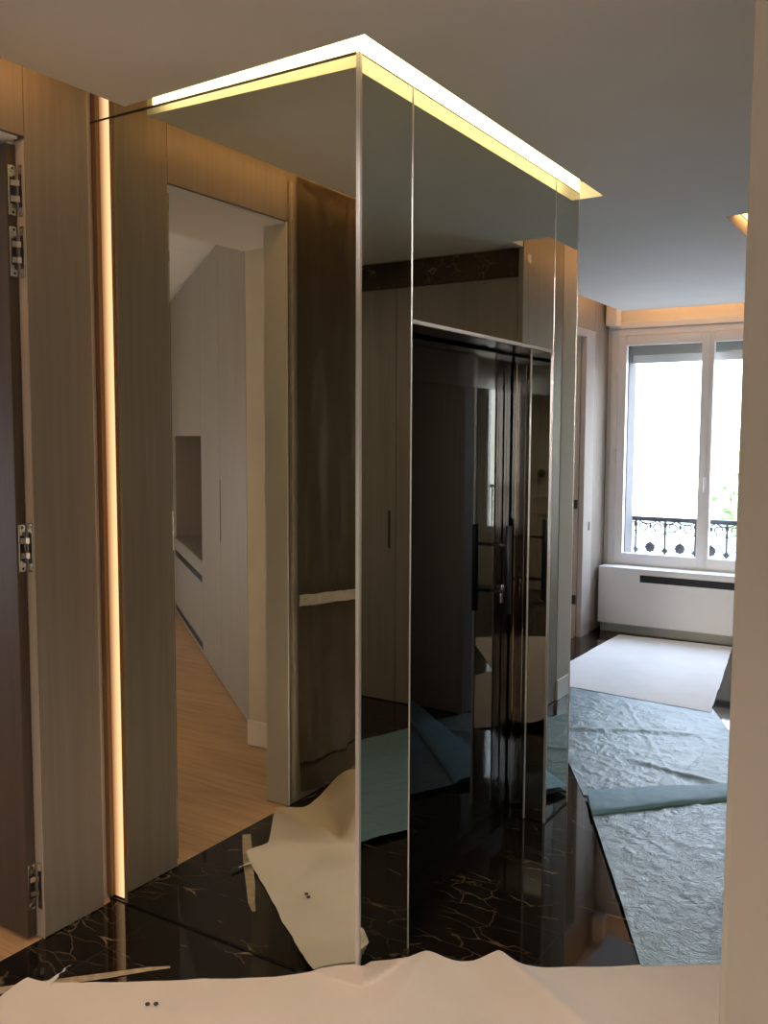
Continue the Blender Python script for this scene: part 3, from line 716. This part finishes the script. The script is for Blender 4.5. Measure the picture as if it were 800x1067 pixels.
def crumple(p, amp):
    a = abs(fbm(p.x * 4.5 + p.y, p.y * 5.0, 0., 5)); b = 1 - abs(fbm(p.x * 8, p.y * 8 + p.x * 3, 7., 4)) * 2.2
    return amp * (a * 1.2 + max(0, b) ** 6 * .9)
def blue_far(u, v):
    q = [(.035, 1.815), (.98, 1.90), (.20, 3.60), (-1.0, 3.62)]
    p = quad_pt(q, u, v)
    z = .0035 + crumple(p, .0042)
    for (ax, ay, bx, by, h, w) in ((-.62, 2.62, .45, 3.03, .013, .028), (.02, 2.42, .75, 2.25, .014, .03), (-.1, 3.2, .2, 3.2, .010, .03)):
        a = Vector((ax, ay)); d = Vector((bx, by)) - a; ln = d.length; d.normalize(); r = p - a; s = r.dot(d); t = r.dot(Vector((-d.y, d.x))) + .02 * math.sin(s * 6)
        z += h * math.exp(-(t / w) ** 2) * max(0, min(1, s / .15)) * max(0, min(1, (ln - s) / .25))
    z += .003 * math.exp(-((u - .52) / .012) ** 2)
    if v > .86: z = min(z, .005)
    return (p.x, p.y, z)
tag(sheet_grid(blue_far, 110, 150).build('plastic_sheet', M['blue'], smooth=True), 'pale blue crinkled plastic sheet running up to the white felt', 'plastic sheet')
def blue_near(u, v):
    q = [(.72, .44), (1.66, .94), (1.03, 2.13), (.05, 1.80)]
    q = [(.668, .588), (1.48, 1.170), (.98, 2.58), (.05, 1.80)]
    p = quad_pt(q, u, v)
    z = .016 + crumple(p, .0042) * (1 if v < .9 else .4)
    if v < .25: z = .006 + (z - .006) * (v / .25)
    z += .003 * math.exp(-((u - .42) / .012) ** 2)
    return (p.x, p.y, z)
bn = tag(sheet_grid(blue_near, 110, 150).build('plastic_sheet', M['blue'], smooth=True), 'silvery blue crinkled plastic sheet nearest the camera with folded-over far edge', 'plastic sheet')

def hem(u, v):
    q = [(.158, 1.58), (.99, 2.47), (.98, 2.61), (.045, 1.825)]
    p = quad_pt(q, u, v)
    z = .026 + .012 * math.sin(math.pi * min(1, v * .9 + .08)) ** .7 * (1 - .4 * u) + crumple(p, .0025) + .004 * fbm(u * 5, 2.)
    if v < .06: z -= .010 * (1 - v / .06)
    return (p.x, p.y + .012 * fbm(u * 4, 8.) * (v < .5), z)
hm = sheet_grid(hem, 90, 20).build('folded_hem', M['blue_hem'], bn, smooth=True)
hm['label'] = 'smooth bluer turned-over edge'

# masking tape scraps on the marble
def strip(pts, w, z0, curl):
    m = MB(); prev = None
    n_ = len(pts)
    for i, (x, y) in enumerate(pts):
        d = Vector(pts[min(i + 1, n_ - 1)]) - Vector(pts[max(i - 1, 0)]); d.normalize(); nn = Vector((-d.y, d.x))
        ww = w[i] if isinstance(w, list) else w
        z = z0 + curl[i] if curl else z0
        a = m.bm.verts.new((x + nn.x * ww, y + nn.y * ww, z)); b = m.bm.verts.new((x - nn.x * ww, y - nn.y * ww, z + (.006 if curl else .0005)))
        if prev: m.bm.faces.new([prev[0], prev[1], b, a])
        prev = (a, b)
    return m
tag(strip([(-1.0, -.66), (-.90, -.55), (-.80, -.44), (-.70, -.335), (-.62, -.245), (-.57, -.20)], [.017, .019, .018, .016, .012, .006], .0015, None).build('tape_strip', M['tape']),
    'long beige masking tape strip stuck to the dark marble beside the felt edge', 'tape')
tag(strip([(-.803, -.478), (-.811, -.456), (-.813, -.436), (-.822, -.420), (-.817, -.404), (-.829, -.388), (-.824, -.370)], [.015, .014, .010, .006, .006, .004, .001], .003, [0, .003, .004, .003, .005, .005, .006]).build('tape_scrap', M['paper'], smooth=True),
    'small torn curling white tape scrap at the left end of the felt', 'tape')

# ------------------------------------------------------------------ entrance door behind the camera (only glimpsed in polished metal)
d3 = sroot('door_2', (1.68, -4.17, 0))
pbox('leaf', (1.20, -4.198, .005), (2.16, -4.155, 2.25), M['door_cream'], d3, .003)
one('moulding', lambda m: [(m.box((a, -4.155, z0), (b, -4.140, z0 + .03), .004), m.box((a, -4.155, z1 - .03), (b, -4.140, z1), .004), m.box((a, -4.155, z0 + .03), (a + .03, -4.140, z1 - .03), .004), m.box((b - .03, -4.155, z0 + .03), (b, -4.140, z1 - .03), .004))
                           for (a, b, z0, z1) in ((1.30, 2.06, .15, .85), (1.30, 2.06, 1.0, 2.12))], M['door_cream'], d3)
one('knob', lambda m: (m.ball((1.98, -4.10, 1.27), .045), m.tube([(1.98, -4.155, 1.27), (1.98, -4.11, 1.27)], .015)), M['brass'], d3, True)

# ------------------------------------------------------------------ lights
def lamp(name, kind, loc, energy, col, label=None, **kw):
    d = bpy.data.lights.new(name, kind); d.energy = energy; d.color = col
    for k, v in kw.items():
        if k != 'rot': setattr(d, k, v)
    o = bpy.data.objects.new(name, d); o.location = loc
    if 'rot' in kw: o.rotation_euler = kw['rot']
    COL.objects.link(o); return o
R = math.radians
lamp('hall_lamp', 'AREA', (1.35, -2.9, 2.55), 27, (1, .79, .58), shape='RECTANGLE', size=.9, size_y=.6, spread=R(130), rot=(0, 0, 0))
lamp('hall_back_fill', 'AREA', (.2, -4.1, 1.6), 10, (1, .80, .60), shape='RECTANGLE', size=1.0, size_y=1.6, rot=(R(90), 0, 0))  # unseen fill panel added by the back wall, not a known fitting
lamp('entrance_lamp', 'AREA', (2.3, 1.0, 2.60), 9, (1, .84, .66), shape='RECTANGLE', size=.5, size_y=.5, rot=(0, 0, 0))
lamp('felt_fill', 'SPOT', (.15, -.75, 2.66), 64, (1, .82, .65), spot_size=R(84), spot_blend=.8, shadow_soft_size=.08)  # fill light added overhead to brighten the foreground felt
lamp('radiator_fill', 'AREA', (.35, -.62, 2.62), 5, (1, .93, .85), shape='SQUARE', size=.25, spread=R(40), rot=(R(67), 0, R(6)))  # out-of-view fill added and aimed to brighten the radiator cover
lamp('bedroom_daylight', 'AREA', (-5.9, -1.6, .95), 38, (.84, .88, 1.0), shape='RECTANGLE', size=1.6, size_y=1.2, rot=(R(90), 0, R(-90)))
lamp('bedroom_fill', 'POINT', (-1.75, -.22, 1.15), 62, (1, .74, .46), shadow_soft_size=.12)  # unseen point fill added to lift the soffit, return wall and oak floor
lamp('side_room_lamp', 'AREA', (-2.4, 3.6, 2.0), 5, (1, .95, .88), shape='RECTANGLE', size=.8, size_y=1.2, rot=(R(75), 0, R(-10)))
for cx, cy, sx, rz in ((-.3, 6.02, 1.6, 0), (2.48, -4.36, .43, R(180))):
    p = lamp('window_portal', 'AREA', (cx, cy, 1.50), 1, (1, 1, 1), shape='RECTANGLE', size=sx, size_y=1.9, rot=(R(-90), 0, rz)); p.data.cycles.is_portal = True

w = bpy.data.worlds.new('sky'); bpy.context.scene.world = w
t, n, l = nt(w)
out = n.new('ShaderNodeOutputWorld'); bg = n.new('ShaderNodeBackground'); l.new(bg.outputs[0], out.inputs[0])
tc = n.new('ShaderNodeTexCoord'); sep = n.new('ShaderNodeSeparateXYZ'); l.new(tc.outputs['Generated'], sep.inputs[0])
rr = n.new('ShaderNodeValToRGB'); l.new(sep.outputs['Z'], rr.inputs[0])
rr.color_ramp.elements[0].color = (.50, .49, .48, 1); rr.color_ramp.elements[0].position = 0
rr.color_ramp.elements[1].color = (.66, .82, 1.08, 1); rr.color_ramp.elements[1].position = .55
l.new(rr.outputs[0], bg.inputs[0]); bg.inputs[1].default_value = 17.0

# ------------------------------------------------------------------ camera (phone held at head height, pitched slightly down)
cd = bpy.data.cameras.new('camera'); cam = bpy.data.objects.new('camera', cd); COL.objects.link(cam)
f, yaw, pitch, roll = 955.46, R(32.1819), R(4.6965), R(.2186)
cd.sensor_fit = 'HORIZONTAL'; cd.sensor_width = 36; cd.lens = 36 * f / 800; cd.clip_start = .02; cd.clip_end = 200
fw = Vector((-math.sin(yaw), math.cos(yaw), 0)); rt = Vector((math.cos(yaw), math.sin(yaw), 0)); up = Vector((0, 0, 1))
fw2 = fw * math.cos(pitch) - up * math.sin(pitch); up2 = up * math.cos(pitch) + fw * math.sin(pitch)
r2 = rt * math.cos(roll) + up2 * math.sin(roll); u2 = up2 * math.cos(roll) - rt * math.sin(roll)
cam.matrix_world = Matrix(((r2.x, u2.x, -fw2.x, 1.44216), (r2.y, u2.y, -fw2.y, -2.15783), (r2.z, u2.z, -fw2.z, 1.65), (0, 0, 0, 1)))
sc = bpy.context.scene; sc.camera = cam
sc.view_settings.view_transform = 'Standard'; sc.view_settings.look = 'None'; sc.view_settings.exposure = 0
sc.cycles.max_bounces = 14; sc.cycles.glossy_bounces = 8; sc.cycles.diffuse_bounces = 6; sc.cycles.transparent_max_bounces = 12
sc.cycles.use_denoising = True; sc.cycles.caustics_reflective = True; sc.cycles.sample_clamp_indirect = 6
